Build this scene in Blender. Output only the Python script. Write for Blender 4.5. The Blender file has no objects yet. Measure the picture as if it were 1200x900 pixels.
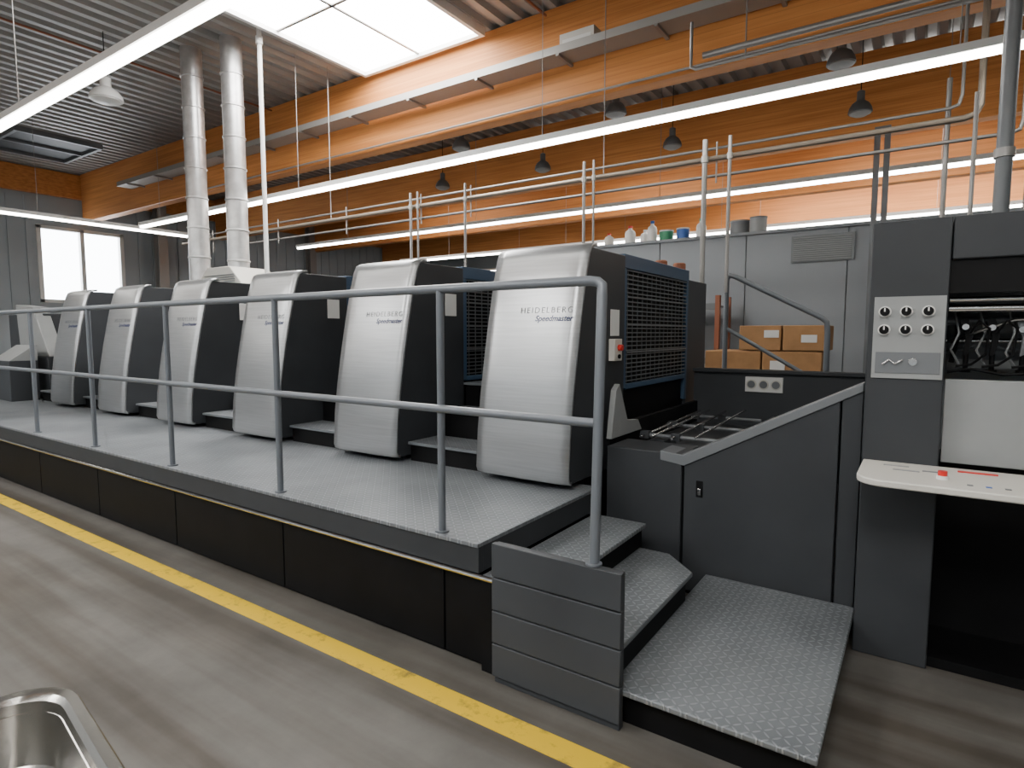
import bpy, bmesh, math, random
from mathutils import Vector, Matrix
random.seed(4)
S = bpy.context.scene
COL = S.collection

# ------------------------------------------------------------ materials
def newmat(name):
    m = bpy.data.materials.new(name); m.use_nodes = True
    return m, m.node_tree, m.node_tree.nodes['Principled BSDF']

def mat(name, col, rough=0.5, metal=0.0, var=0.0, vscale=6.0, stretch=(1,1,1), bump=0.0, bscale=60, emit=0, spec=.5):
    m, nt, b = newmat(name)
    b.inputs['Base Color'].default_value = (*col, 1)
    b.inputs['Roughness'].default_value = rough
    b.inputs['Metallic'].default_value = metal
    b.inputs['Specular IOR Level'].default_value = spec
    if emit:
        b.inputs['Emission Color'].default_value = (*col, 1)
        b.inputs['Emission Strength'].default_value = emit
    if var or bump:
        g = nt.nodes.new('ShaderNodeNewGeometry')
        mp = nt.nodes.new('ShaderNodeMapping'); mp.inputs['Scale'].default_value = stretch
        nt.links.new(g.outputs['Position'], mp.inputs['Vector'])
    if var:
        n = nt.nodes.new('ShaderNodeTexNoise'); n.inputs['Scale'].default_value = vscale; n.inputs['Detail'].default_value = 5
        nt.links.new(mp.outputs[0], n.inputs['Vector'])
        r = nt.nodes.new('ShaderNodeValToRGB')
        r.color_ramp.elements[0].position = .3; r.color_ramp.elements[1].position = .7
        r.color_ramp.elements[0].color = (*[c*(1-var) for c in col], 1)
        r.color_ramp.elements[1].color = (*[min(1, c*(1+var)) for c in col], 1)
        nt.links.new(n.outputs['Fac'], r.inputs['Fac']); nt.links.new(r.outputs[0], b.inputs['Base Color'])
    if bump:
        n2 = nt.nodes.new('ShaderNodeTexNoise'); n2.inputs['Scale'].default_value = bscale
        nt.links.new(mp.outputs[0], n2.inputs['Vector'])
        bp = nt.nodes.new('ShaderNodeBump'); bp.inputs['Strength'].default_value = bump; bp.inputs['Distance'].default_value = .01
        nt.links.new(n2.outputs['Fac'], bp.inputs['Height']); nt.links.new(bp.outputs[0], b.inputs['Normal'])
    return m

def M(nt, op, a, b=None):
    n = nt.nodes.new('ShaderNodeMath'); n.operation = op
    for i, v in enumerate((a, b)):
        if v is None: continue
        if isinstance(v, (int, float)): n.inputs[i].default_value = v
        else: nt.links.new(v, n.inputs[i])
    return n.outputs[0]

def diamond_plate():
    m, nt, b = newmat('diamond_plate')
    g = nt.nodes.new('ShaderNodeNewGeometry'); sp = nt.nodes.new('ShaderNodeSeparateXYZ')
    nt.links.new(g.outputs['Position'], sp.inputs[0])
    u = M(nt, 'DIVIDE', sp.outputs[0], .034); v = M(nt, 'DIVIDE', sp.outputs[1], .034)
    fu = M(nt, 'SUBTRACT', M(nt, 'FRACT', u), .5); fv = M(nt, 'SUBTRACT', M(nt, 'FRACT', v), .5)
    par = M(nt, 'MODULO', M(nt, 'ABSOLUTE', M(nt, 'ADD', M(nt, 'FLOOR', u), M(nt, 'FLOOR', v))), 2)
    p = M(nt, 'ADD', fu, fv); q = M(nt, 'SUBTRACT', fu, fv)
    ipar = M(nt, 'SUBTRACT', 1.0, par)
    A = M(nt, 'ADD', M(nt, 'MULTIPLY', p, par), M(nt, 'MULTIPLY', q, ipar))
    B = M(nt, 'ADD', M(nt, 'MULTIPLY', q, par), M(nt, 'MULTIPLY', p, ipar))
    A2 = M(nt, 'POWER', M(nt, 'DIVIDE', M(nt, 'ABSOLUTE', A), .78), 2)
    B2 = M(nt, 'POWER', M(nt, 'DIVIDE', M(nt, 'ABSOLUTE', B), .20), 2)
    e = M(nt, 'SUBTRACT', 1.0, M(nt, 'ADD', A2, B2)); e = M(nt, 'MAXIMUM', e, 0.0)
    e = M(nt, 'MINIMUM', M(nt, 'MULTIPLY', e, 2.0), 1.0)
    n = nt.nodes.new('ShaderNodeTexNoise'); n.inputs['Scale'].default_value = 2.5; n.inputs['Detail'].default_value = 6
    nt.links.new(g.outputs['Position'], n.inputs['Vector'])
    r = nt.nodes.new('ShaderNodeValToRGB')
    r.color_ramp.elements[0].position = .35; r.color_ramp.elements[1].position = .68
    r.color_ramp.elements[0].color = (.125, .138, .15, 1); r.color_ramp.elements[1].color = (.19, .205, .22, 1)
    nt.links.new(n.outputs['Fac'], r.inputs[0])
    mx = nt.nodes.new('ShaderNodeMixRGB'); mx.inputs['Color2'].default_value = (.33, .345, .36, 1)
    nt.links.new(M(nt, 'MULTIPLY', e, .6), mx.inputs['Fac']); nt.links.new(r.outputs[0], mx.inputs['Color1'])
    nt.links.new(mx.outputs[0], b.inputs['Base Color'])
    bp = nt.nodes.new('ShaderNodeBump'); bp.inputs['Strength'].default_value = .9; bp.inputs['Distance'].default_value = .0035
    nt.links.new(e, bp.inputs['Height']); nt.links.new(bp.outputs[0], b.inputs['Normal'])
    b.inputs['Roughness'].default_value = .42; b.inputs['Metallic'].default_value = .2
    return m

def wood_mat():
    m, nt, b = newmat('glulam_wood')
    g = nt.nodes.new('ShaderNodeNewGeometry')
    mp = nt.nodes.new('ShaderNodeMapping'); mp.inputs['Scale'].default_value = (.5, 6, 14)
    nt.links.new(g.outputs['Position'], mp.inputs[0])
    n = nt.nodes.new('ShaderNodeTexNoise'); n.inputs['Scale'].default_value = 1.6; n.inputs['Detail'].default_value = 6
    nt.links.new(mp.outputs[0], n.inputs['Vector'])
    r = nt.nodes.new('ShaderNodeValToRGB')
    r.color_ramp.elements[0].position = .3; r.color_ramp.elements[1].position = .72
    r.color_ramp.elements[0].color = (.46, .17, .045, 1); r.color_ramp.elements[1].color = (.64, .27, .08, 1)
    nt.links.new(n.outputs['Fac'], r.inputs[0])
    sp = nt.nodes.new('ShaderNodeSeparateXYZ'); nt.links.new(g.outputs['Position'], sp.inputs[0])
    f = M(nt, 'FRACT', M(nt, 'DIVIDE', sp.outputs[2], .1))
    l = M(nt, 'LESS_THAN', f, .07)
    mx = nt.nodes.new('ShaderNodeMixRGB'); mx.inputs['Color2'].default_value = (.30, .10, .03, 1)
    nt.links.new(M(nt, 'MULTIPLY', l, .4), mx.inputs[0]); nt.links.new(r.outputs[0], mx.inputs['Color1'])
    nt.links.new(mx.outputs[0], b.inputs['Base Color']); b.inputs['Roughness'].default_value = .55
    b.inputs['Specular IOR Level'].default_value = .3
    return m

def floor_mat():
    m, nt, b = newmat('concrete_floor')
    g = nt.nodes.new('ShaderNodeNewGeometry')
    n = nt.nodes.new('ShaderNodeTexNoise'); n.inputs['Scale'].default_value = 1.4; n.inputs['Detail'].default_value = 9; n.inputs['Roughness'].default_value = .65
    nt.links.new(g.outputs['Position'], n.inputs['Vector'])
    r = nt.nodes.new('ShaderNodeValToRGB')
    r.color_ramp.elements[0].position = .32; r.color_ramp.elements[1].position = .68
    r.color_ramp.elements[0].color = (.080, .075, .068, 1); r.color_ramp.elements[1].color = (.135, .127, .116, 1)
    nt.links.new(n.outputs['Fac'], r.inputs['Fac'])
    mp = nt.nodes.new('ShaderNodeMapping'); mp.inputs['Scale'].default_value = (.22, 3.2, 1); mp.inputs['Rotation'].default_value = (0, 0, .06)
    nt.links.new(g.outputs['Position'], mp.inputs[0])
    n2 = nt.nodes.new('ShaderNodeTexNoise'); n2.inputs['Scale'].default_value = 1.3; n2.inputs['Detail'].default_value = 4
    nt.links.new(mp.outputs[0], n2.inputs['Vector'])
    r2 = nt.nodes.new('ShaderNodeValToRGB')
    r2.color_ramp.elements[0].position = .36; r2.color_ramp.elements[1].position = .56
    r2.color_ramp.elements[0].color = (.56, .51, .46, 1); r2.color_ramp.elements[1].color = (1, 1, 1, 1)
    nt.links.new(n2.outputs['Fac'], r2.inputs[0])
    mx = nt.nodes.new('ShaderNodeMixRGB'); mx.blend_type = 'MULTIPLY'; mx.inputs[0].default_value = 1
    nt.links.new(r.outputs[0], mx.inputs[1]); nt.links.new(r2.outputs[0], mx.inputs[2])
    nt.links.new(mx.outputs[0], b.inputs['Base Color'])
    b.inputs['Roughness'].default_value = .6; b.inputs['Specular IOR Level'].default_value = .3
    return m

def yellow_mat():
    m, nt, b = newmat('yellow_floor_paint')
    g = nt.nodes.new('ShaderNodeNewGeometry')
    n = nt.nodes.new('ShaderNodeTexNoise'); n.inputs['Scale'].default_value = 9; n.inputs['Detail'].default_value = 8; n.inputs['Roughness'].default_value = .7
    nt.links.new(g.outputs['Position'], n.inputs['Vector'])
    r = nt.nodes.new('ShaderNodeValToRGB')
    r.color_ramp.elements[0].position = .30; r.color_ramp.elements[1].position = .46
    r.color_ramp.elements[0].color = (.22, .16, .05, 1); r.color_ramp.elements[1].color = (.66, .43, .015, 1)
    nt.links.new(n.outputs['Fac'], r.inputs[0]); nt.links.new(r.outputs[0], b.inputs['Base Color'])
    b.inputs['Roughness'].default_value = .55; b.inputs['Specular IOR Level'].default_value = .3
    return m

DARK = mat('anthracite_paint', (.033, .036, .040), .5, 0, var=.12, vscale=3, spec=.3)
DARK2 = mat('anthracite_panel', (.043, .047, .052), .5, 0, var=.12, vscale=2, spec=.3)
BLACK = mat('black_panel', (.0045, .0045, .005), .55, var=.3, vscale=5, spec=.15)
BLUEG = mat('blue_grey_paint', (.05, .09, .15), .45, .1, spec=.3)
SILV = mat('brushed_silver', (.40, .41, .42), .33, .75, var=.08, vscale=2.5, stretch=(1, 1, 30))
RAIL = mat('railing_grey', (.14, .155, .175), .4, .2)
CHROME = mat('chrome', (.6, .6, .6), .2, 1)
STEEL = mat('stainless_steel', (.36, .35, .33), .25, .95, bump=.05, bscale=30)
DUCT = mat('galvanised_duct', (.58, .58, .58), .35, .75, var=.15, vscale=8)
PIPE = mat('pipe_grey', (.30, .29, .28), .4, .5)
COPPER = mat('pipe_brown', (.28, .235, .19), .4, .5)
WHITE = mat('white_plastic', (.72, .72, .70), .4)
CREAM = mat('cream_plastic', (.58, .56, .51), .5)
RED = mat('red_plastic', (.6, .02, .015), .4)
ORANGE = mat('red_brown_paint', (.26, .085, .04), .5)
GREEN = mat('green_plastic', (.05, .28, .14), .5)
BLUE = mat('blue_plastic', (.04, .12, .4), .5)
NAVY = mat('navy_ink', (.01, .02, .09), .5)
GREYT = mat('grey_ink', (.13, .14, .15), .5)
LGREY = mat('light_grey_panel', (.27, .28, .28), .45, .1, var=.05)
MGREY = mat('mid_grey_panel', (.15, .16, .17), .42, .2)
BOOTH = mat('booth_grey_blue', (.26, .28, .30), .55, var=.05, vscale=1)
CARD = mat('cardboard', (.38, .20, .085), .8, var=.1, vscale=9)
YELL = yellow_mat()
CEIL = mat('ceiling_sheet_metal', (.30, .295, .28), .5, .2, var=.06, vscale=1)
CLAD = mat('wall_cladding', (.34, .38, .41), .5, .1, var=.06, vscale=.8)
TRAYM = mat('cable_tray_zinc', (.36, .35, .33), .5, .4)
TUBE = mat('fluorescent_diffuser', (1, .97, .90), .5, emit=18)
SKY = mat('skylight_polycarbonate', (1, .98, .95), .5, emit=26)
SKY2 = mat('skylight_polycarbonate_dim', (1, .98, .95), .5, emit=13)  # same sheet as SKY, glow turned down to keep the rear beams darker
GLASS = mat('smoked_plastic', (.16, .17, .18), .15)
DIA = diamond_plate(); WOOD = wood_mat(); FLOOR = floor_mat()

# ------------------------------------------------------------ builders
def group(name, loc=(0, 0, 0)):
    e = bpy.data.objects.new(name, None); e.location = loc; e.empty_display_size = .2
    COL.objects.link(e); return e

class MB:
    def __init__(s, name, parent=None):
        s.name = name; s.parent = parent; s.bm = bmesh.new(); s.mats = []
    def mi(s, m):
        if m not in s.mats: s.mats.append(m)
        return s.mats.index(m)
    def face(s, vs, i):
        try:
            f = s.bm.faces.new(vs); f.material_index = i; return f
        except ValueError: return None
    def box(s, x0, x1, y0, y1, z0, z1, m):
        i = s.mi(m); v = [s.bm.verts.new((x, y, z)) for z in (z0, z1) for y in (y0, y1) for x in (x0, x1)]
        for q in ((0,2,3,1),(4,5,7,6),(0,1,5,4),(2,6,7,3),(0,4,6,2),(1,3,7,5)): s.face([v[k] for k in q], i)
        return s
    def prism(s, pts, ax, a0, a1, m, mcap=None):
        i = s.mi(m); ic = s.mi(mcap) if mcap else i
        def P(p, a):
            if ax == 'X': return (a, p[0], p[1])
            if ax == 'Y': return (p[0], a, p[1])
            return (p[0], p[1], a)
        A = [s.bm.verts.new(P(p, a0)) for p in pts]; B = [s.bm.verts.new(P(p, a1)) for p in pts]
        n = len(pts)
        for k in range(n): s.face([A[k], A[(k+1) % n], B[(k+1) % n], B[k]], i)
        s.face(A[::-1], ic); s.face(B, ic)
        return s
    def sweep(s, pts, r, m, seg=10, cap=True):
        i = s.mi(m); pts = [Vector(p) for p in pts]; rings = []; up = None
        rr = r if isinstance(r, (list, tuple)) else [r]*len(pts)
        for k, p in enumerate(pts):
            if k == 0: t = pts[1]-p
            elif k == len(pts)-1: t = p-pts[k-1]
            else: t = (pts[k+1]-p).normalized()+(p-pts[k-1]).normalized()
            t.normalize()
            if up is None:
                up = Vector((0, 0, 1)) if abs(t.z) < .9 else Vector((0, 1, 0))
            a = t.cross(up)
            if a.length < 1e-3: a = t.cross(Vector((1, .1, 0)))
            a.normalize(); b = a.cross(t).normalized(); up = b
            rings.append([s.bm.verts.new(p+(a*math.cos(2*math.pi*j/seg)+b*math.sin(2*math.pi*j/seg))*rr[k]) for j in range(seg)])
        for k in range(len(rings)-1):
            for j in range(seg):
                s.face([rings[k][j], rings[k][(j+1) % seg], rings[k+1][(j+1) % seg], rings[k+1][j]], i)
        if cap:
            s.face(rings[0][::-1], i); s.face(rings[-1], i)
        return s
    def cyl(s, p0, p1, r, m, seg=12, r2=None):
        return s.sweep([p0, p1], [r, r if r2 is None else r2], m, seg)
    def lathe(s, c, prof, m, seg=20):
        i = s.mi(m); rings = []
        for (r, z) in prof:
            rings.append([s.bm.verts.new((c[0]+r*math.cos(2*math.pi*j/seg), c[1]+r*math.sin(2*math.pi*j/seg), c[2]+z)) for j in range(seg)])
        for k in range(len(rings)-1):
            for j in range(seg):
                s.face([rings[k][j], rings[k][(j+1) % seg], rings[k+1][(j+1) % seg], rings[k+1][j]], i)
        s.face(rings[0][::-1], i); s.face(rings[-1], i)
        return s
    def done(s, bevel=0, smooth=True, seg=2):
        bmesh.ops.recalc_face_normals(s.bm, faces=s.bm.faces)
        me = bpy.data.meshes.new(s.name); s.bm.to_mesh(me); s.bm.free()
        for m in s.mats: me.materials.append(m)
        xs = [v.co for v in me.vertices]
        lo = Vector([min(v[k] for v in xs) for k in range(3)]); hi = Vector([max(v[k] for v in xs) for k in range(3)])
        c = (lo+hi)/2; me.transform(Matrix.Translation(-c))
        if smooth:
            me.polygons.foreach_set('use_smooth', [True]*len(me.polygons)); me.set_sharp_from_angle(angle=math.radians(35))
        o = bpy.data.objects.new(s.name, me); o.location = c; COL.objects.link(o)
        if s.parent:
            o.parent = s.parent; o.location = c-s.parent.location
        if bevel:
            b = o.modifiers.new('bevel', 'BEVEL'); b.width = bevel; b.segments = seg; b.limit_method = 'ANGLE'; b.angle_limit = math.radians(40)
        return o

# ------------------------------------------------------------ room
XL, XR, YF, YB, ZC = -18.0, 7.0, -5.0, 20.0, 5.6
MB('floor').box(XL-.2, XR+.2, YF-.2, YB+.2, -.1, 0, FLOOR).done(smooth=False)
MB('yellow_floor_line').box(-14, 5.5, 1.85, 1.965, 0.0, .003, YELL).done(smooth=False)

b = MB('ceiling'); i = b.mi(CEIL); per = .25; x = XL; prof = []
while x < XR:
    prof += [(x, ZC+.0), (x+.09, ZC+.0), (x+.12, ZC+.07), (x+.22, ZC+.07)]; x += per
prof.append((XR, ZC))
lo = [(b.bm.verts.new((p[0], YF, p[1])), b.bm.verts.new((p[0], YB, p[1]))) for p in prof]
for k in range(len(lo)-1): b.face([lo[k][0], lo[k][1], lo[k+1][1], lo[k+1][0]], i)
b.box(XL-.2, XR+.2, YF-.2, YB+.2, ZC+.12, ZC+.25, CEIL)
b.done(smooth=False)

wy0, wy1, wz0, wz1 = 5.75, 7.7, 2.35, 4.25
b = MB('wall_left')
b.box(XL-.2, XL, YF, wy0, 0, ZC+.1, CLAD).box(XL-.2, XL, wy1, YB, 0, ZC+.1, CLAD)
b.box(XL-.2, XL, wy0, wy1, 0, wz0, CLAD).box(XL-.2, XL, wy0, wy1, wz1, ZC+.1, CLAD)
y = YF+.1
while y < YB-.2:
    if y+.12 < wy0-.05 or y > wy1+.05: b.box(XL, XL+.035, y, y+.12, .1, ZC-.7, CLAD)
    y += .36
b.done(smooth=False)
b = MB('window_1')
for yy in (wy0, (wy0+wy1)/2-.05, wy1-.1): b.box(XL-.12, XL+.02, yy, yy+.1, wz0, wz1, WHITE)
for zz in (wz0, wz1-.09): b.box(XL-.12, XL+.02, wy0, wy1, zz, zz+.09, WHITE)
b.done(.01)
MB('wall_back').box(XL-.2, XR+.2, YB, YB+.2, 0, ZC+.1, CLAD).done(smooth=False)
MB('wall_right').box(XR, XR+.2, YF, YB, 0, ZC+.1, CLAD).done(smooth=False)
MB('wall_front').box(XL-.2, XR+.2, YF-.2, YF, 0, ZC+.1, CLAD).done(smooth=False)
MB('trim_1').box(XL, XL+.16, YF, YB, ZC-.62, ZC-.02, WOOD).done(.01)
for yy in (3.0, 8.4, 13.4):
    b = MB('steel_column')
    b.box(XL+.17, XL+.19, yy, yy+.25, 0, ZC-.03, PIPE).box(XL+.42, XL+.44, yy, yy+.25, 0, ZC-.03, PIPE).box(XL+.19, XL+.42, yy+.115, yy+.135, 0, ZC-.03, PIPE)
    b.box(XL+.17, XL+.5, yy-.05, yy+.3, 0, .02, PIPE); b.done()
for yy in (-.4, 6.7, 10.2, 13.6, 17.0):
    b = MB('glulam_roof_beam')
    b.box(XL+.17, XR, yy, yy+.22, 4.42, ZC-.002, WOOD).done(.012)
def skylight(x0, x1, y0, y1, m=None):
    b = MB('skylight'); z = ZC-.05
    b.box(x0, x1, y0, y1, z, z+.04, m or SKY)
    for (a, c, d, e) in ((x0-.06, x0, y0-.06, y1+.06), (x1, x1+.06, y0-.06, y1+.06), (x0, x1, y0-.06, y0), (x0, x1, y1, y1+.06)):
        b.box(a, c, d, e, z-.06, ZC-.001, WHITE)
    b.box(x0, x1, (y0+y1)/2-.02, (y0+y1)/2+.02, z-.02, z-.002, PIPE)
    b.box((x0+x1)/2-.02, (x0+x1)/2+.02, y0, y1, z-.02, z-.002, PIPE)
    b.done()
skylight(-7.16, -5.0, 3.55, 6.55)
skylight(-1.0, 1.2, -4.3, -1.5)  # this and the next two: out of view, added to brighten the camera side
skylight(-7.16, -5.0, -4.3, -1.5)
skylight(-12.2, -10.0, -4.3, -1.5)
skylight(-6.4, -4.2, 10.6, 12.3, SKY2)
skylight(-1.5, 1.0, 10.6, 12.3, SKY2)
skylight(-3.5, 2.5, 14.1, 15.7, SKY)
skylight(-12.0, -9.8, 10.6, 12.3, SKY2)
b = MB('roof_smoke_vent')
b.box(-16.5, -14.7, 4.5, 5.9, ZC-.03, ZC-.002, DARK2)
for (a, c, d, e) in ((-16.56, -16.5, 4.44, 5.96), (-14.7, -14.64, 4.44, 5.96), (-16.5, -14.7, 4.44, 4.5), (-16.5, -14.7, 5.9, 5.96)):
    b.box(a, c, d, e, ZC-.1, ZC-.002, MGREY)
b.box(-15.63, -15.57, 4.5, 5.9, ZC-.09, ZC-.03, MGREY)
b.done()

def strip(x0, x1, y0, y1, z=3.6):
    g = group('fluorescent_light_strip', ((x0+x1)/2, (y0+y1)/2, z))
    b = MB('housing', g)
    b.box(x0, x1, y0, y1, z+.03, z+.09, WHITE)
    along = (x1-x0) > (y1-y0)
    if along: b.box(x0+.02, x1-.02, y0+.015, y1-.015, z-.01, z+.03, TUBE)
    else: b.box(x0+.015, x1-.015, y0+.02, y1-.02, z-.01, z+.03, TUBE)
    b.done()
    n = 5
    for k in range(n):
        t = (k+.5)/n
        px = x0+(x1-x0)*t if along else (x0+x1)/2; py = (y0+y1)/2 if along else y0+(y1-y0)*t
        if along and abs(y0-5.58) < .01 and -7.3 < px < -4.9: px = -7.6
        MB('hanger', g).cyl((px, py, z+.09), (px, py, ZC-.002), .004, PIPE, 6).done()
for yy in (-1.25, 2.13, 5.58, 9.06, 12.5, 15.9): strip(-12.4, 5.5, yy, yy+.10)  # foremost row is out of view, added to light the camera side
strip(-12.86, -12.76, -3, 7.2)

g = group('cable_tray', (-4, 6.5, 4.86))
z = 4.86
b = MB('tray', g)
b.box(-15, 6.9, 6.34, 6.36, z, z+.09, TRAYM).box(-15, 6.9, 6.64, 6.66, z, z+.09, TRAYM).box(-15, 6.9, 6.36, 6.64, z, z+.01, TRAYM)
x = -14.5
while x < 6.5:
    b.box(x, x+.04, 6.33, 6.695, z-.03, z, PIPE); x += 1.2
b.cyl((-15, 6.42, 4.92), (6.9, 6.42, 4.92), .02, WHITE, 8)
b.cyl((-15, 6.48, 4.915), (6.9, 6.48, 4.915), .018, BLACK, 8)
b.done()
MB('emergency_light_box').box(-3.70, -3.25, 6.42, 6.60, 4.955, 5.10, CREAM).box(-3.66, -3.29, 6.415, 6.42, 4.97, 5.03, WHITE).done(.01)

g = group('service_pipes', (-4, 6.2, 3.3))
def bendpipe(nm, pts, r, m): MB(nm, g).sweep(pts, r, m, 10).done()
bendpipe('supply_pipe', [(-12, 6.2, 3.33), (.2, 6.2, 3.33), (.27, 6.2, 3.35), (.3, 6.2, 3.42), (.3, 6.2, ZC-.002)], .026, COPPER)
bendpipe('return_pipe', [(-10, 6.28, 3.18), (.5, 6.28, 3.18), (.56, 6.28, 3.2), (.58, 6.28, 3.28), (.58, 6.28, ZC-.002)], .016, PIPE)
bendpipe('conduit_1', [(-12, 6.28, 3.45), (.1, 6.28, 3.45), (.16, 6.28, 3.47), (.18, 6.28, 3.55), (.18, 6.28, ZC-.002)], .014, PIPE)
bendpipe('conduit_2', [(-1.9, 6.1, 4.30), (6.5, 6.1, 4.30)], .03, PIPE)
bendpipe('conduit_3', [(-2.0, 6.05, 4.62), (-2.0, 6.05, 4.20), (-1.95, 6.05, 4.17), (6.5, 6.05, 4.17)], .016, PIPE)
bendpipe('conduit_4', [(-12, 6.66, 4.46), (6.5, 6.66, 4.46)], .014, PIPE)
b = MB('pipe_clips', g)
for x in (-11, -9, -7.3, -5.77, -4.9, -3.15, -1.78): b.cyl((x, 6.24, 3.1), (x, 6.24, 3.5), .009, PIPE, 6)
b.done()
for x in (-10.2, -7.6, -3.0): MB('hanger', g).cyl((x, 6.2, 3.33), (x, 6.2, ZC-.002), .006, PIPE, 6).done()
for x, y in ((-1.5, 6.1), (1.0, 6.1), (3, 6.1)): MB('hanger', g).cyl((x, y, 4.17), (x, y, ZC-.002), .007, PIPE, 6).done()
for x, r in ((-5.85, .019), (-5.72, .014), (-4.9, .017), (-3.2, .018), (-3.08, .013), (-1.86, .026), (-1.62, .018)):
    b = MB('riser', g); b.cyl((x, 6.12, 2.0), (x, 6.12, 3.5), r, PIPE, 8)
    b.cyl((x, 6.12, 3.28), (x, 6.12, 3.34), r+.010, TRAYM, 8); b.done()
for x in (-9.6, -4.0, 1.6):
    MB('red_sprinkler_pipe').cyl((x, -.1, 5.48), (x, 6.6, 5.48), .016, ORANGE, 8).done()
b = MB('vertical_support_post')
b.cyl((.34, 4.5, 2.125), (.34, 4.5, ZC-.002), .04, MGREY, 14).cyl((.34, 4.5, 2.125), (.34, 4.5, 2.17), .07, MGREY, 14)
for z in (2.6, 3.6, 4.4): b.cyl((.34, 4.5, z), (.34, 4.5, z+.05), .05, PIPE, 14)
b.cyl((.2, 4.52, 2.125), (.2, 4.52, 3.0), .012, PIPE, 8)
b.cyl((.45, 4.5, 2.125), (.45, 4.5, ZC-.002), .015, PIPE, 8)
b.done()
b = MB('conduit_post')
for x in (-.56, -.46): b.box(x, x+.06, 8.2, 8.26, 0, 3.9, MGREY)
b.box(-.60, -.36, 8.16, 8.30, 0, .02, MGREY).box(-.56, -.40, 8.2, 8.26, 3.9, 3.95, MGREY)
b.done()
MB('conduit_post').cyl((.1, 6.9, 0), (.1, 6.9, 3.9), .022, PIPE, 12).cyl((.1, 6.9, 0), (.1, 6.9, .02), .06, PIPE, 12).done()

def duct(x, y, z0, r):
    b = MB('ventilation_duct'); b.cyl((x, y, z0), (x, y, ZC-.001), r, DUCT, 24)
    z = z0+.1
    while z < ZC-.1:
        b.lathe((x, y, z), [(r, -.015), (r+.012, -.008), (r+.012, .008), (r, .015)], DUCT, 24); z += .42
    b.done()
duct(-8.75, 4.75, 2.17, .14); duct(-8.0, 4.9, 2.505, .14)
MB('drain_pipe').cyl((-7.42, 4.95, 2.17), (-7.42, 4.95, ZC-.001), .03, WHITE, 12).cyl((-7.42, 4.95, 5.4), (-7.42, 4.95, 5.5), .045, WHITE, 12).done()

def pendant(x, y, z, m, r=.19):
    g = group('pendant_dome_lamp', (x, y, z))
    MB('shade', g).lathe((x, y, z), [(r, 0), (r*1.0, .01), (r*.93, .06), (r*.7, .12), (r*.35, .16), (r*.33, .18), (r*.33, .28), (r*.12, .30)], m, 24).done()
    MB('bulb_cover', g).lathe((x, y, z-.015), [(r*.5, -.03), (r*.9, 0), (r*.9, .014)], WHITE if m is WHITE else LGREY, 24).done()
    MB('cord', g).cyl((x, y, z+.29), (x, y, ZC-.002), .006, BLACK, 6).done()
pendant(-9.2, 3.82, 4.72, WHITE, .2)
for x in (-.9, -3.65, -6.4): pendant(x, 7.9, 4.62, MGREY, .15)
for x in (-.85, -3.5, -5.96, -8.4): pendant(x, 9.75, 4.62, MGREY, .15)

# ------------------------------------------------------------ press walkway
YW = 2.15; XE = -1.66; X0 = -14.0
g = group('press_walkway_platform', ((XE+X0)/2, 2.7, 0))
MB('deck_plate', g).box(X0, XE, YW, 3.42, .60, .62, DIA).done(.003)
b = MB('fascia', g)
b.box(X0, XE-.002, YW+.01, YW+.05, .475, .60, DARK).box(XE-.03, XE-.003, YW+.05, 3.4, .475, .60, DARK)
b.done(.003)
MB('trim_tube', g).cyl((X0, YW+.012, .46), (-1.56, YW+.012, .46), .012, CHROME, 10).done()
b = MB('skirt_panels', g)
xs = [-1.56]+[-1.90-1.31*k for k in range(10)]
for a, c in zip(xs[:-1], xs[1:]): b.box(c+.006, a-.006, YW+.04, YW+.06, .02, .455, BLACK)
b.box(X0, -1.56, YW+.062, YW+.08, .0, .45, BLACK)
b.box(X0, -1.68, 2.9, 3.3, 0, .55, BLACK)
b.done(.003)

g = group('access_steps', (-1.2, 2.7, 0))
b = MB('side_panel', g)
zz = [.03, .19, .345, .50, .66]
for a, c in zip(zz[:-1], zz[1:]): b.box(-1.555, -.925, 2.115, 2.148, a+.004, c-.002, DARK2)
b.box(-1.55, -.93, 2.13, 2.165, .0, .655, DARK)
b.done(.004)
def tread(name, x0, x1, y0, y1, z, ch=0):
    pts = [(x0, y0), (x1, y0), (x1, y1-ch), (x1-ch, y1), (x0, y1)] if ch else [(x0, y0), (x1, y0), (x1, y1), (x0, y1)]
    MB(name, g).prism(pts, 'Z', z-.025, z, DIA).done(.006)
tread('tread_upper', -1.655, -1.305, 2.17, 3.34, .467, 0)
tread('tread_middle', -1.34, -.955, 2.17, 3.32, .32, .2)
tread('base_plate', -1.0, -.222, 2.15, 3.52, .165, 0)
b = MB('risers', g)
b.box(-1.655, -1.335, 2.17, 3.34, .0, .44, BLACK)
b.prism([(-1.335, 2.17), (-.985, 2.17), (-.985, 3.1), (-1.17, 3.3), (-1.335, 3.3)], 'Z', 0, .294, BLACK)
b.box(-.985, -.25, 2.20, 3.50, 0, .139, BLACK)
b.done()

g = group('guard_railing', (-5, 2.2, .62))
YR = 2.2
b = MB('posts', g)
for k in range(10):
    x = -1.92-1.315*k
    if x < X0: break
    b.cyl((x, YR, .62), (x, YR, 1.80), .019, RAIL, 14).cyl((x, YR, .62), (x, YR, .628), .036, RAIL, 14)
b.cyl((-1.06, 2.145, .66), (-1.06, 2.145, .668), .034, RAIL, 14)
b.done()
b = MB('rails', g)
b.sweep([(X0, YR, 1.81), (-1.12, YR, 1.81), (-1.085, YR, 1.805), (-1.065, YR, 1.79), (-1.06, YR-.01, 1.75), (-1.06, YR-.05, .665)], .021, RAIL, 14)
b.cyl((X0, YR, 1.235), (-1.06, YR-.02, 1.235), .019, RAIL, 14)
b.done()

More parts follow.
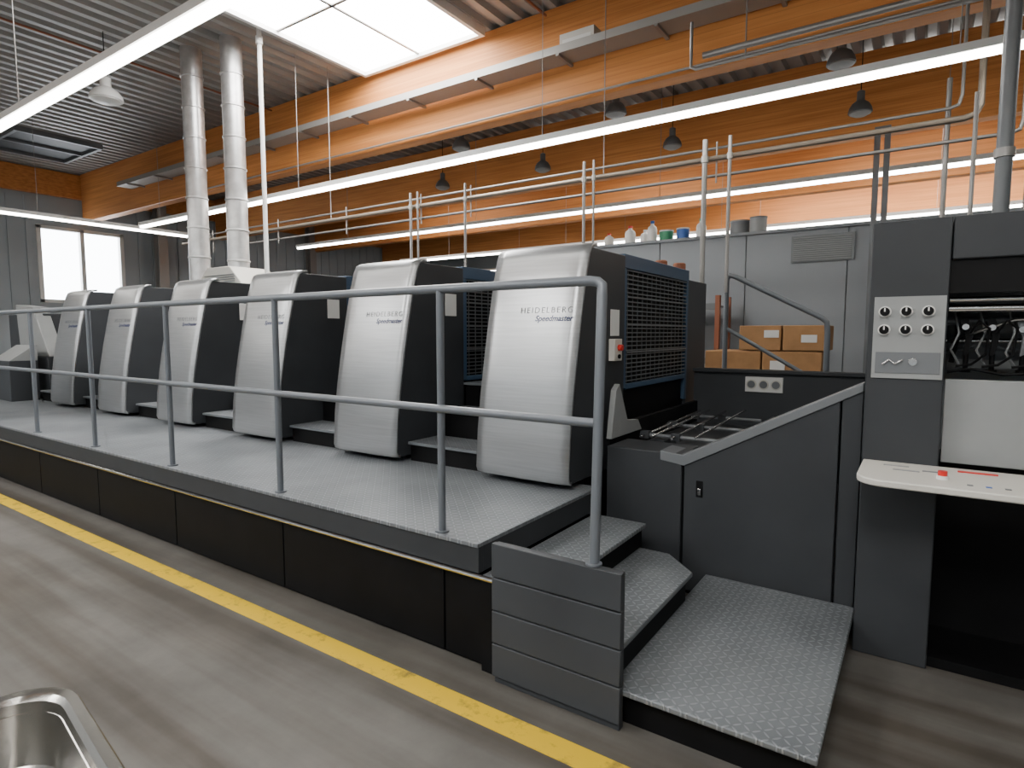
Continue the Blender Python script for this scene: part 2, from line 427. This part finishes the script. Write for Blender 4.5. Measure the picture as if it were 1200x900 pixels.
# ------------------------------------------------------------ printing units
PROF = [(3.20, .655), (3.168, .665), (3.155, .70), (3.172, .95), (3.207, 1.2), (3.252, 1.45), (3.303, 1.7), (3.36, 1.95), (3.405, 2.10), (3.43, 2.15), (3.47, 2.172), (3.52, 2.175)]
def unit(k):
    x0 = -2.46-1.47*k; x1 = x0+.71
    g = group('printing_unit', ((x0+x1)/2, 4.4, .62))
    b = MB('front_cover', g); i = b.mi(SILV)
    n = 10; cols = []
    for j in range(n+1):
        t = j/n; e = 2*t-1; off = .012*e*e + (.010 if j in (0, n) else 0)
        cols.append([b.bm.verts.new((x0+(x1-x0)*t, p[0]+off, p[1])) for p in PROF])
    for j in range(n):
        for q in range(len(PROF)-1): b.face([cols[j][q], cols[j+1][q], cols[j+1][q+1], cols[j][q+1]], i)
    o = b.done()
    sm = o.modifiers.new('sol', 'SOLIDIFY'); sm.thickness = .022; sm.offset = -1
    b = MB('housing', g)
    pts = [(p[0]+.04, p[1]) for p in PROF[1:-1]]
    pts = [(3.24, .66)]+pts[1:-1]+[(3.50, 2.145), (4.0, 2.145), (4.0, .66)]
    b.prism(pts, 'X', x0+.012, x1-.006, DARK)
    b.done(.006)
    b = MB('base', g)
    b.box(x0+.03, x1-.03, 3.43, 6.0, .0, .66, BLACK)
    b.done()
    b = MB('machine_frame', g)
    b.box(x0+.02, x1-.05, 4.0, 5.42, .66, 2.06, BLACK)
    b.box(x0+.01, x1-.01, 4.0, 5.42, 2.06, 2.16, BLUEG)
    b.box(x1-.05, x1-.012, 4.0, 4.05, 1.2, 2.06, BLUEG).box(x1-.05, x1-.012, 5.37, 5.42, 1.0, 2.06, BLUEG)
    b.box(x1-.05, x1-.012, 4.05, 5.37, 1.19, 1.23, BLUEG)
    b.box(x0-.74, x1-.02, 5.42, 5.98, .4, 2.08, DARK2)
    b.done(.004)
    b = MB('mesh_guard', g)
    nb = 26
    for q in range(nb):
        z = 1.25+.80*q/(nb-1); b.box(x1-.028, x1-.016, 4.05, 5.37, z-.004, z+.004, MGREY)
    for q in range(14):
        y = 4.1+1.22*q/13; b.box(x1-.034, x1-.028, y-.004, y+.004, 1.23, 2.05, MGREY)
    for z in (1.46, 1.66, 1.86):
        b.box(x1-.016, x1-.008, 4.05, 5.37, z-.006, z+.006, MGREY)
    b.done(smooth=False)
    yl = 3.83
    zl = 1.83 if k else 1.67
    MB('side_label', g).box(x1-.006, x1-.001, yl-.07, yl+.07, zl-.09, zl+.09, WHITE).done(.002)
    if k == 0:
        b = MB('stop_switch_box', g)
        b.box(x1-.006, x1+.04, 3.74, 3.86, 1.41, 1.56, CREAM)
        b.cyl((x1+.04, 3.80, 1.50), (x1+.07, 3.80, 1.50), .022, RED, 14)
        b.cyl((x1+.04, 3.80, 1.44), (x1+.055, 3.80, 1.44), .015, BLACK, 12)
        b.done(.004)
    for txt, z, size, m, w in (('HEIDELBERG', 1.728, .056, GREYT, 1.30), ('Speedmaster', 1.676, .052, NAVY, 1.0)):
        cu = bpy.data.curves.new('lettering', 'FONT'); cu.body = txt; cu.size = size; cu.align_x = 'RIGHT'; cu.extrude = .0008
        cu.space_character = w
        cu.offset = .0008 if m is NAVY else -.0006
        cu.shear = .25 if m is NAVY else 0
        cu.materials.append(m)
        o = bpy.data.objects.new('lettering', cu); COL.objects.link(o)
        py = 3.303+(z-1.7)*.216
        o.parent = g; o.location = Vector((x1-.05, py+.0065-.001, z))-g.location
        o.rotation_euler = (math.radians(77.8), 0, math.radians(1.2))
    b = MB('service_steps', g); xa, xb = x0-.755, x0+.02
    for (ya, yb, z) in ((3.30, 3.66, .77), (3.64, 4.0, .98), (3.98, 4.5, 1.18)):
        b.box(xa, xb, ya, yb, z-.02, z, DIA); b.box(xa, xb, ya+.03, yb, .62 if z < .8 else z-.24, z-.02, BLACK)
    b.box(xa, xb, 4.5, 5.42, .62, 1.3, BLACK)
    for z in (1.45, 1.62, 1.80): b.cyl((xa, 5.2, z), (xb, 5.2, z), .05, PIPE if z < 1.7 else MGREY, 14)
    b.done()
for k in range(6): unit(k)

g = group('extraction_vent_box', (-8.0, 4.9, 2.17))
MB('hood', g).prism([(-8.55, 2.17), (-7.47, 2.17), (-7.47, 2.26), (-7.75, 2.5), (-8.3, 2.5), (-8.55, 2.3)], 'Y', 4.6, 5.2, CREAM).done(.01)
b = MB('louvres', g)
for q in range(7): b.box(-8.35, -7.62, 4.585, 4.6, 2.20+.03*q, 2.21+.03*q, MGREY)
b.done()

g = group('press_feeder_end', (-12, 4.4, .0))
b = MB('body', g)
b.box(-12.9, -10.65, 3.45, 5.9, 0, 1.25, DARK).box(-12.7, -11.2, 3.6, 5.7, 1.25, 1.9, DARK2)
b.done(.01)
MB('slanted_cover', g).prism([(-11.9, 1.25), (-10.75, 1.25), (-11.3, 2.0), (-12.0, 2.05)], 'Y', 3.5, 3.7, LGREY).done(.01)
b = MB('operator_console', g)
b.box(-11.4, -10.7, 3.0, 3.34, .62, 1.2, DARK2).prism([(3.0, 1.2), (3.34, 1.2), (3.34, 1.42), (3.3, 1.42)], 'X', -11.4, -10.7, LGREY)
b.done(.005)
g = group('guard_screen', (-8.6, 2.2, .62))
MB('clear_panel', g).box(-9.72, -8.56, 2.24, 2.25, .62, 1.77, GLASS).done()

# ------------------------------------------------------------ lower side section of press
g = group('press_side_cover', (-.9, 4.4, 0))
b = MB('left_block', g)
b.box(-1.66, -1.165, 3.53, 3.86, 0.0, .87, DARK)
b.done(.008)
b = MB('sloped_cabinet', g)
b.prism([(-1.15, .03), (-.335, .03), (-.335, 1.245), (-1.15, .80)], 'Y', 3.535, 3.8, DARK)
b.prism([(-.325, .03), (-.232, .03), (-.232, 1.30), (-.325, 1.25)], 'Y', 3.535, 3.8, DARK)
b.box(-1.14, -.24, 3.56, 3.8, 0, .8, BLACK)
b.done(.005)
b = MB('sloped_rail', g)
b.prism([(-1.30, .82), (-1.15, .80), (-.232, 1.30), (-.232, 1.345), (-1.16, .865), (-1.30, .88)], 'Y', 3.525, 3.74, MGREY)
b.done(.004)
b = MB('latch', g)
b.box(-1.075, -1.035, 3.528, 3.536, .62, .72, BLACK).box(-1.065, -1.045, 3.52, 3.53, .635, .675, CHROME)
b.done(.003)
b = MB('far_side_wall', g)
b.box(-1.72, -.23, 5.5, 5.56, 0, 1.28, DARK2).box(-1.72, -.23, 5.46, 5.6, 1.25, 1.28, DARK)
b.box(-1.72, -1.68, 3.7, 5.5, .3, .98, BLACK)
b.done(.004)
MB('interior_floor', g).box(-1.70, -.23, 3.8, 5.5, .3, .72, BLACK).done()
b = MB('triangular_guard', g)
b.prism([(3.60, .90), (4.12, .90), (4.05, .98), (3.86, 1.0), (3.72, 1.26), (3.66, 1.22)], 'X', -1.70, -1.66, LGREY); b.done(.004)
b = MB('gripper_chain_mechanism', g)
for x, z in ((-1.58, .89), (-1.50, .90), (-1.36, .90), (-1.20, .92)):
    b.cyl((x, 3.9, z-.01), (x, 5.25, z+.03), .009, CHROME, 8)
for yy in (4.0, 4.55, 5.15):
    b.cyl((-1.62, yy, .885), (-1.05, yy, .885), .014, MGREY, 8)
    for x in (-1.58, -1.36): b.box(x-.03, x+.03, yy-.03, yy+.03, .86, .91, DARK2)
b.box(-1.53, -1.43, 3.95, 4.2, .80, .86, DARK2)
b.cyl((-1.0, 3.85, .86), (-1.0, 5.4, .86), .035, DARK2, 14)
b.box(-1.66, -1.0, 3.9, 5.4, .72, .80, DARK)
b.done()
b = MB('power_sockets', g)
b.box(-1.26, -.955, 5.475, 5.499, 1.09, 1.22, WHITE)
for x in (-1.208, -1.108, -1.008):
    b.cyl((x, 5.476, 1.155), (x, 5.466, 1.155), .042, CREAM, 18); b.cyl((x, 5.4665, 1.155), (x, 5.463, 1.155), .032, MGREY, 18)
b.done()
g = group('stair_handrail', (-1.1, 6.3, 0))
b = MB('tubes', g)
b.sweep([(-1.66, 6.3, 0), (-1.66, 6.3, 2.14), (-1.63, 6.3, 2.18), (-1.57, 6.3, 2.16), (-.78, 6.3, 1.74), (-.74, 6.3, 1.70), (-.73, 6.3, 1.6), (-.73, 6.3, 0)], .026, RAIL, 12)
b.sweep([(-1.66, 6.3, 1.65), (-.73, 6.3, 1.10)], .02, RAIL, 12)
b.done()

# ------------------------------------------------------------ control tower at the right
g = group('delivery_control_tower', (.6, 4.4, 0))
b = MB('tower_frame', g)
b.box(-.218, .092, 3.37, 5.5, .0, .93, DARK)
b.box(-.218, .092, 3.37, 5.5, .932, 2.12, DARK)
b.box(.097, 1.75, 3.37, 5.5, 1.93, 2.12, DARK)
b.box(1.4, 1.75, 3.37, 5.5, 0, 1.93, DARK)
b.done(.006)
b = MB('recess', g)
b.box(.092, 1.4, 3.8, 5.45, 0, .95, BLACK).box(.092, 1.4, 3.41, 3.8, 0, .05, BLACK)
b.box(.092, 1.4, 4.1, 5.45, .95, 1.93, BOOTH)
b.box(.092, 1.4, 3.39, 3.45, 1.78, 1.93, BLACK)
b.done()
MB('stainless_plate', g).box(.10, 1.395, 3.46, 3.48, .99, 1.385, LGREY).done(.003)
b = MB('control_plate', g)
b.box(-.195, .086, 3.362, 3.37, 1.385, 1.77, LGREY)
b.box(-.18, .075, 3.358, 3.363, 1.41, 1.51, MGREY)
b.sweep([(-.15, 3.354, 1.45), (-.125, 3.35, 1.475), (-.10, 3.35, 1.455), (-.07, 3.354, 1.475)], .005, CHROME, 8)
b.cyl((-.03, 3.358, 1.465), (-.03, 3.352, 1.465), .018, CHROME, 16)
b.done(.002)
b = MB('knobs', g)
for x in (-.150, -.065, .020):
    for z in (1.70, 1.615):
        b.cyl((x, 3.362, z), (x, 3.354, z), .026, WHITE, 20); b.cyl((x, 3.354, z), (x, 3.335, z), .020, BLACK, 20)
        b.box(x-.003, x+.003, 3.332, 3.336, z, z+.017, WHITE)
b.done()
b = MB('gripper_mechanism', g)
b.cyl((.1, 3.5, 1.755), (1.4, 3.5, 1.755), .012, CHROME, 12).cyl((.1, 3.55, 1.715), (1.4, 3.55, 1.715), .018, CHROME, 12)
b.cyl((.1, 3.75, 1.66), (1.4, 3.75, 1.66), .022, MGREY, 12)
b.cyl((.1, 3.85, 1.56), (1.4, 3.85, 1.56), .012, CHROME, 12)
b.box(.12, 1.38, 3.9, 3.96, 1.60, 1.68, LGREY).box(.12, 1.38, 3.92, 3.96, 1.42, 1.46, LGREY)
random.seed(9)
for x in (.17, .27, .38, .49, .62, .8, 1.0, 1.2):
    s_ = random.uniform(-.02, .02)
    b.prism([(x-.022, 1.66), (x+.012, 1.67), (x+.035, 1.60+s_), (x+.018, 1.50), (x-.002, 1.49), (x+.006, 1.58)], 'Y', 3.62, 3.66, BLACK if x != .38 else MGREY)
    b.cyl((x, 3.58, 1.63+s_), (x, 3.76, 1.63+s_), .014, CHROME, 12)
    b.cyl((x+.01, 3.64, 1.42), (x+.01, 3.64, 1.51), .011, BLACK, 10)
    b.cyl((x+.01, 3.64, 1.41), (x+.01, 3.64, 1.425), .022, BLACK, 12)
    b.sweep([(x+.02, 3.60, 1.60), (x+.05, 3.57, 1.66+s_), (x+.09, 3.57, 1.62), (x+.08, 3.58, 1.50+s_), (x+.03, 3.6, 1.45), (x-.03, 3.6, 1.44)], .006, BLACK, 8)
    b.sweep([(x-.04, 3.70, 1.70), (x-.02, 3.66, 1.60), (x-.05, 3.66, 1.52+s_), (x-.01, 3.68, 1.44)], .005, LGREY, 6)
b.sweep([(.11, 3.7, 1.56), (.2, 3.62, 1.60), (.35, 3.6, 1.66), (.6, 3.6, 1.68), (1.3, 3.6, 1.66)], .009, CHROME, 8)
b.sweep([(.11, 3.62, 1.41), (.2, 3.6, 1.43), (.32, 3.6, 1.405), (.5, 3.6, 1.42), (1.3, 3.62, 1.43)], .007, BLACK, 8)
b.sweep([(.11, 3.9, 1.50), (.25, 3.85, 1.54), (.5, 3.85, 1.48), (1.2, 3.85, 1.55)], .012, MGREY, 8)
b.sweep([(.14, 3.8, 1.74), (.15, 3.8, 1.6), (.13, 3.8, 1.45)], .012, BLACK, 8)
b.done()
b = MB('console_shelf', g)
pts = []
for (cx, cy, a0) in ((-.10, 3.02, 180), (1.42, 3.02, 270)):
    for q in range(7):
        a = math.radians(a0+90*q/6); pts.append((cx+.11*math.cos(a), cy+.11*math.sin(a)))
pts += [(1.53, 3.369), (-.21, 3.369)]
b.prism(pts, 'Z', .955, .985, CREAM)
b.done(.006)
b = MB('shelf_controls', g)
b.cyl((.10, 3.08, .985), (.10, 3.08, 1.0), .022, WHITE, 16).cyl((.10, 3.08, 1.0), (.10, 3.08, 1.02), .017, RED, 16)
b.box(.16, .30, 3.27, 3.29, .985, .99, RED).box(-.08, .02, 3.17, 3.19, .985, .987, LGREY)
b.box(-.12, -.02, 3.26, 3.28, .985, .987, LGREY).box(.03, .12, 3.2, 3.22, .985, .987, MGREY)
for q in range(8): b.box(.18+.06*q, .20+.06*q, 3.0, 3.02, .985, .987, BLUE if q % 2 else GREYT)
b.lathe((.02, 3.2, .93), [(.03, 0), (.06, .012), (.06, .024)], CREAM, 20)
b.done()

# ------------------------------------------------------------ background booth & stock
g = group('equipment_booth', (0, 9.2, 0))
b = MB('booth_body', g)
x = -4.4
while x < 5.0:
    b.box(x+.006, x+1.194, 8.5, 8.54, 0, 2.92, BOOTH); x += 1.2
b.box(-4.4, 5.2, 8.54, 9.9, 0, 2.90, BOOTH); b.box(-4.42, 5.22, 8.47, 9.95, 2.90, 2.94, BOOTH)
b.done(.004)
b = MB('fan_grille', g)
b.box(-1.44, -.73, 8.47, 8.5, 2.50, 2.83, MGREY)
for q in range(12): b.box(-1.41, -.76, 8.455, 8.47, 2.52+.025*q, 2.53+.025*q, LGREY)
b.done()
b = MB('supply_bottles_and_cans')
def bottle(x, y, z, r, h, m, mc):
    b.lathe((x, y, z), [(r, 0), (r, h*.6), (r*.85, h*.72), (r*.35, h*.82), (r*.35, h*.88)], m, 16); b.lathe((x, y, z+h*.88), [(r*.42, 0), (r*.42, h*.12)], mc, 14)
def can(x, y, z, r, h, m, mc):
    b.lathe((x, y, z), [(r, 0), (r, h)], m, 18); b.lathe((x, y, z+h), [(r*1.04, 0), (r*1.04, .02)], mc, 18)
zt = 2.94
bottle(-3.75, 8.7, zt, .08, .28, WHITE, RED); bottle(-3.4, 8.7, zt, .07, .32, WHITE, BLUE); bottle(-3.55, 8.8, zt, .07, .22, WHITE, WHITE)
can(-3.2, 8.75, zt, .1, .15, GREEN, WHITE); can(-2.95, 8.75, zt, .09, .16, BLUE, WHITE); bottle(-2.7, 8.8, zt, .07, .3, WHITE, GREEN)
can(-2.15, 8.75, zt, .13, .18, MGREY, LGREY); can(-1.9, 8.7, zt, .11, .2, LGREY, MGREY); bottle(-4.1, 8.7, zt, .07, .2, CREAM, RED)
b.done()
b = MB('ink_supplies_on_press')
for k in range(5):
    x = -2.35-1.47*k
    for q in range(3):
        xx = x+.2*q; h = random.uniform(.12, .26)
        b.lathe((xx, 5.7+.05*(q % 2), 2.081), [(.06, 0), (.06, h), (.05, h+.01)], random.choice([WHITE, RED, BLUE, CREAM, GREEN, ORANGE]), 14)
b.done()
g = group('cardboard_box_stack', (-1.4, 7.3, 0))
b = MB('stack', g)
b.box(-2.05, -.8, 6.9, 7.6, 0, .14, CARD)
for (x0, x1, z0, z1) in ((-2.05, -1.45, .14, .75), (-1.43, -.85, .14, .75), (-2.05, -1.45, .76, 1.40), (-1.43, -.85, .76, 1.40), (-1.68, -1.25, 1.41, 1.68), (-1.23, -.82, 1.41, 1.68)):
    b.box(x0, x1, 6.95, 7.6, z0, z1, CARD)
b.done(.008)
b = MB('labels', g)
b.box(-1.42, -1.27, 6.944, 6.95, 1.55, 1.63, WHITE).box(-1.05, -.90, 6.944, 6.95, 1.5, 1.58, WHITE).box(-1.35, -1.2, 6.944, 6.95, 1.2, 1.3, WHITE)
b.done()
g = group('pallet_rack', (-2.9, 7.9, 0))
b = MB('frame', g)
for x in (-2.17, -3.9):
    for y in (7.85, 8.35): b.box(x-.03, x+.03, y-.03, y+.03, 0, 2.08, ORANGE)
for z in (1.2, 1.9): b.box(-3.9, -2.17, 7.84, 7.88, z, z+.08, MGREY).box(-3.9, -2.17, 7.88, 8.36, z+.04, z+.06, LGREY)
b.done(.003)

# ------------------------------------------------------------ stainless tray trolley, lower-left
g = group('stainless_tray_trolley', (-1.4, .2, 0))
def rrect(cx, cy, hx, hy, r, ang, n=8):
    out = []
    for sx, sy, a0 in ((1, 1, 0), (-1, 1, 90), (-1, -1, 180), (1, -1, 270)):
        for q in range(n+1):
            a = math.radians(a0+90*q/n); px = sx*(hx-r)+r*math.cos(a); py = sy*(hy-r)+r*math.sin(a)
            out.append((cx+px*math.cos(ang)-py*math.sin(ang), cy+px*math.sin(ang)+py*math.cos(ang)))
    return out
cx, cy, an = -1.37, .15, math.radians(-8)
b = MB('tray_bowl', g); i = b.mi(STEEL)
layers = [(.36, .31, .72, .10), (.385, .335, .735, .12), (.40, .35, .75, .13), (.395, .345, .757, .127), (.375, .325, .755, .115), (.365, .315, .745, .11), (.35, .30, .60, .10), (.33, .28, .575, .09)]
rings = [[b.bm.verts.new((p[0], p[1], z)) for p in rrect(cx, cy, hx, hy, r, an)] for hx, hy, z, r in layers]
for a, c in zip(rings[:-1], rings[1:]):
    n = len(a)
    for j in range(n): b.face([a[j], a[(j+1) % n], c[(j+1) % n], c[j]], i)
b.face(rings[-1], i)
b.done()
b = MB('trolley_frame', g)
for sx in (-.30, .30):
    for sy in (-.25, .25):
        px = cx+sx*math.cos(an)-sy*math.sin(an); py = cy+sx*math.sin(an)+sy*math.cos(an)
        b.cyl((px, py, .09), (px, py, .57), .014, STEEL, 12)
        b.cyl((px-.012, py, .045), (px+.012, py, .045), .045, BLACK, 18)
b.prism(rrect(cx, cy, .34, .28, .03, an), 'Z', .2, .22, STEEL)
b.prism(rrect(cx, cy, .34, .28, .03, an), 'Z', .55, .57, STEEL)
b.done()

# ------------------------------------------------------------ world & camera
w = bpy.data.worlds.new('World'); S.world = w; w.use_nodes = True
bg = w.node_tree.nodes['Background']; bg.inputs[0].default_value = (.9, .95, 1, 1); bg.inputs[1].default_value = 14.0

cam = bpy.data.cameras.new('camera'); co = bpy.data.objects.new('camera', cam); COL.objects.link(co)
co.location = (0, 0, 1.6); co.rotation_euler = (math.radians(90-4.87), 0, math.radians(34.3))
cam.sensor_width = 36; cam.lens = 702/1200*36; cam.clip_start = .05; cam.clip_end = 200
S.camera = co
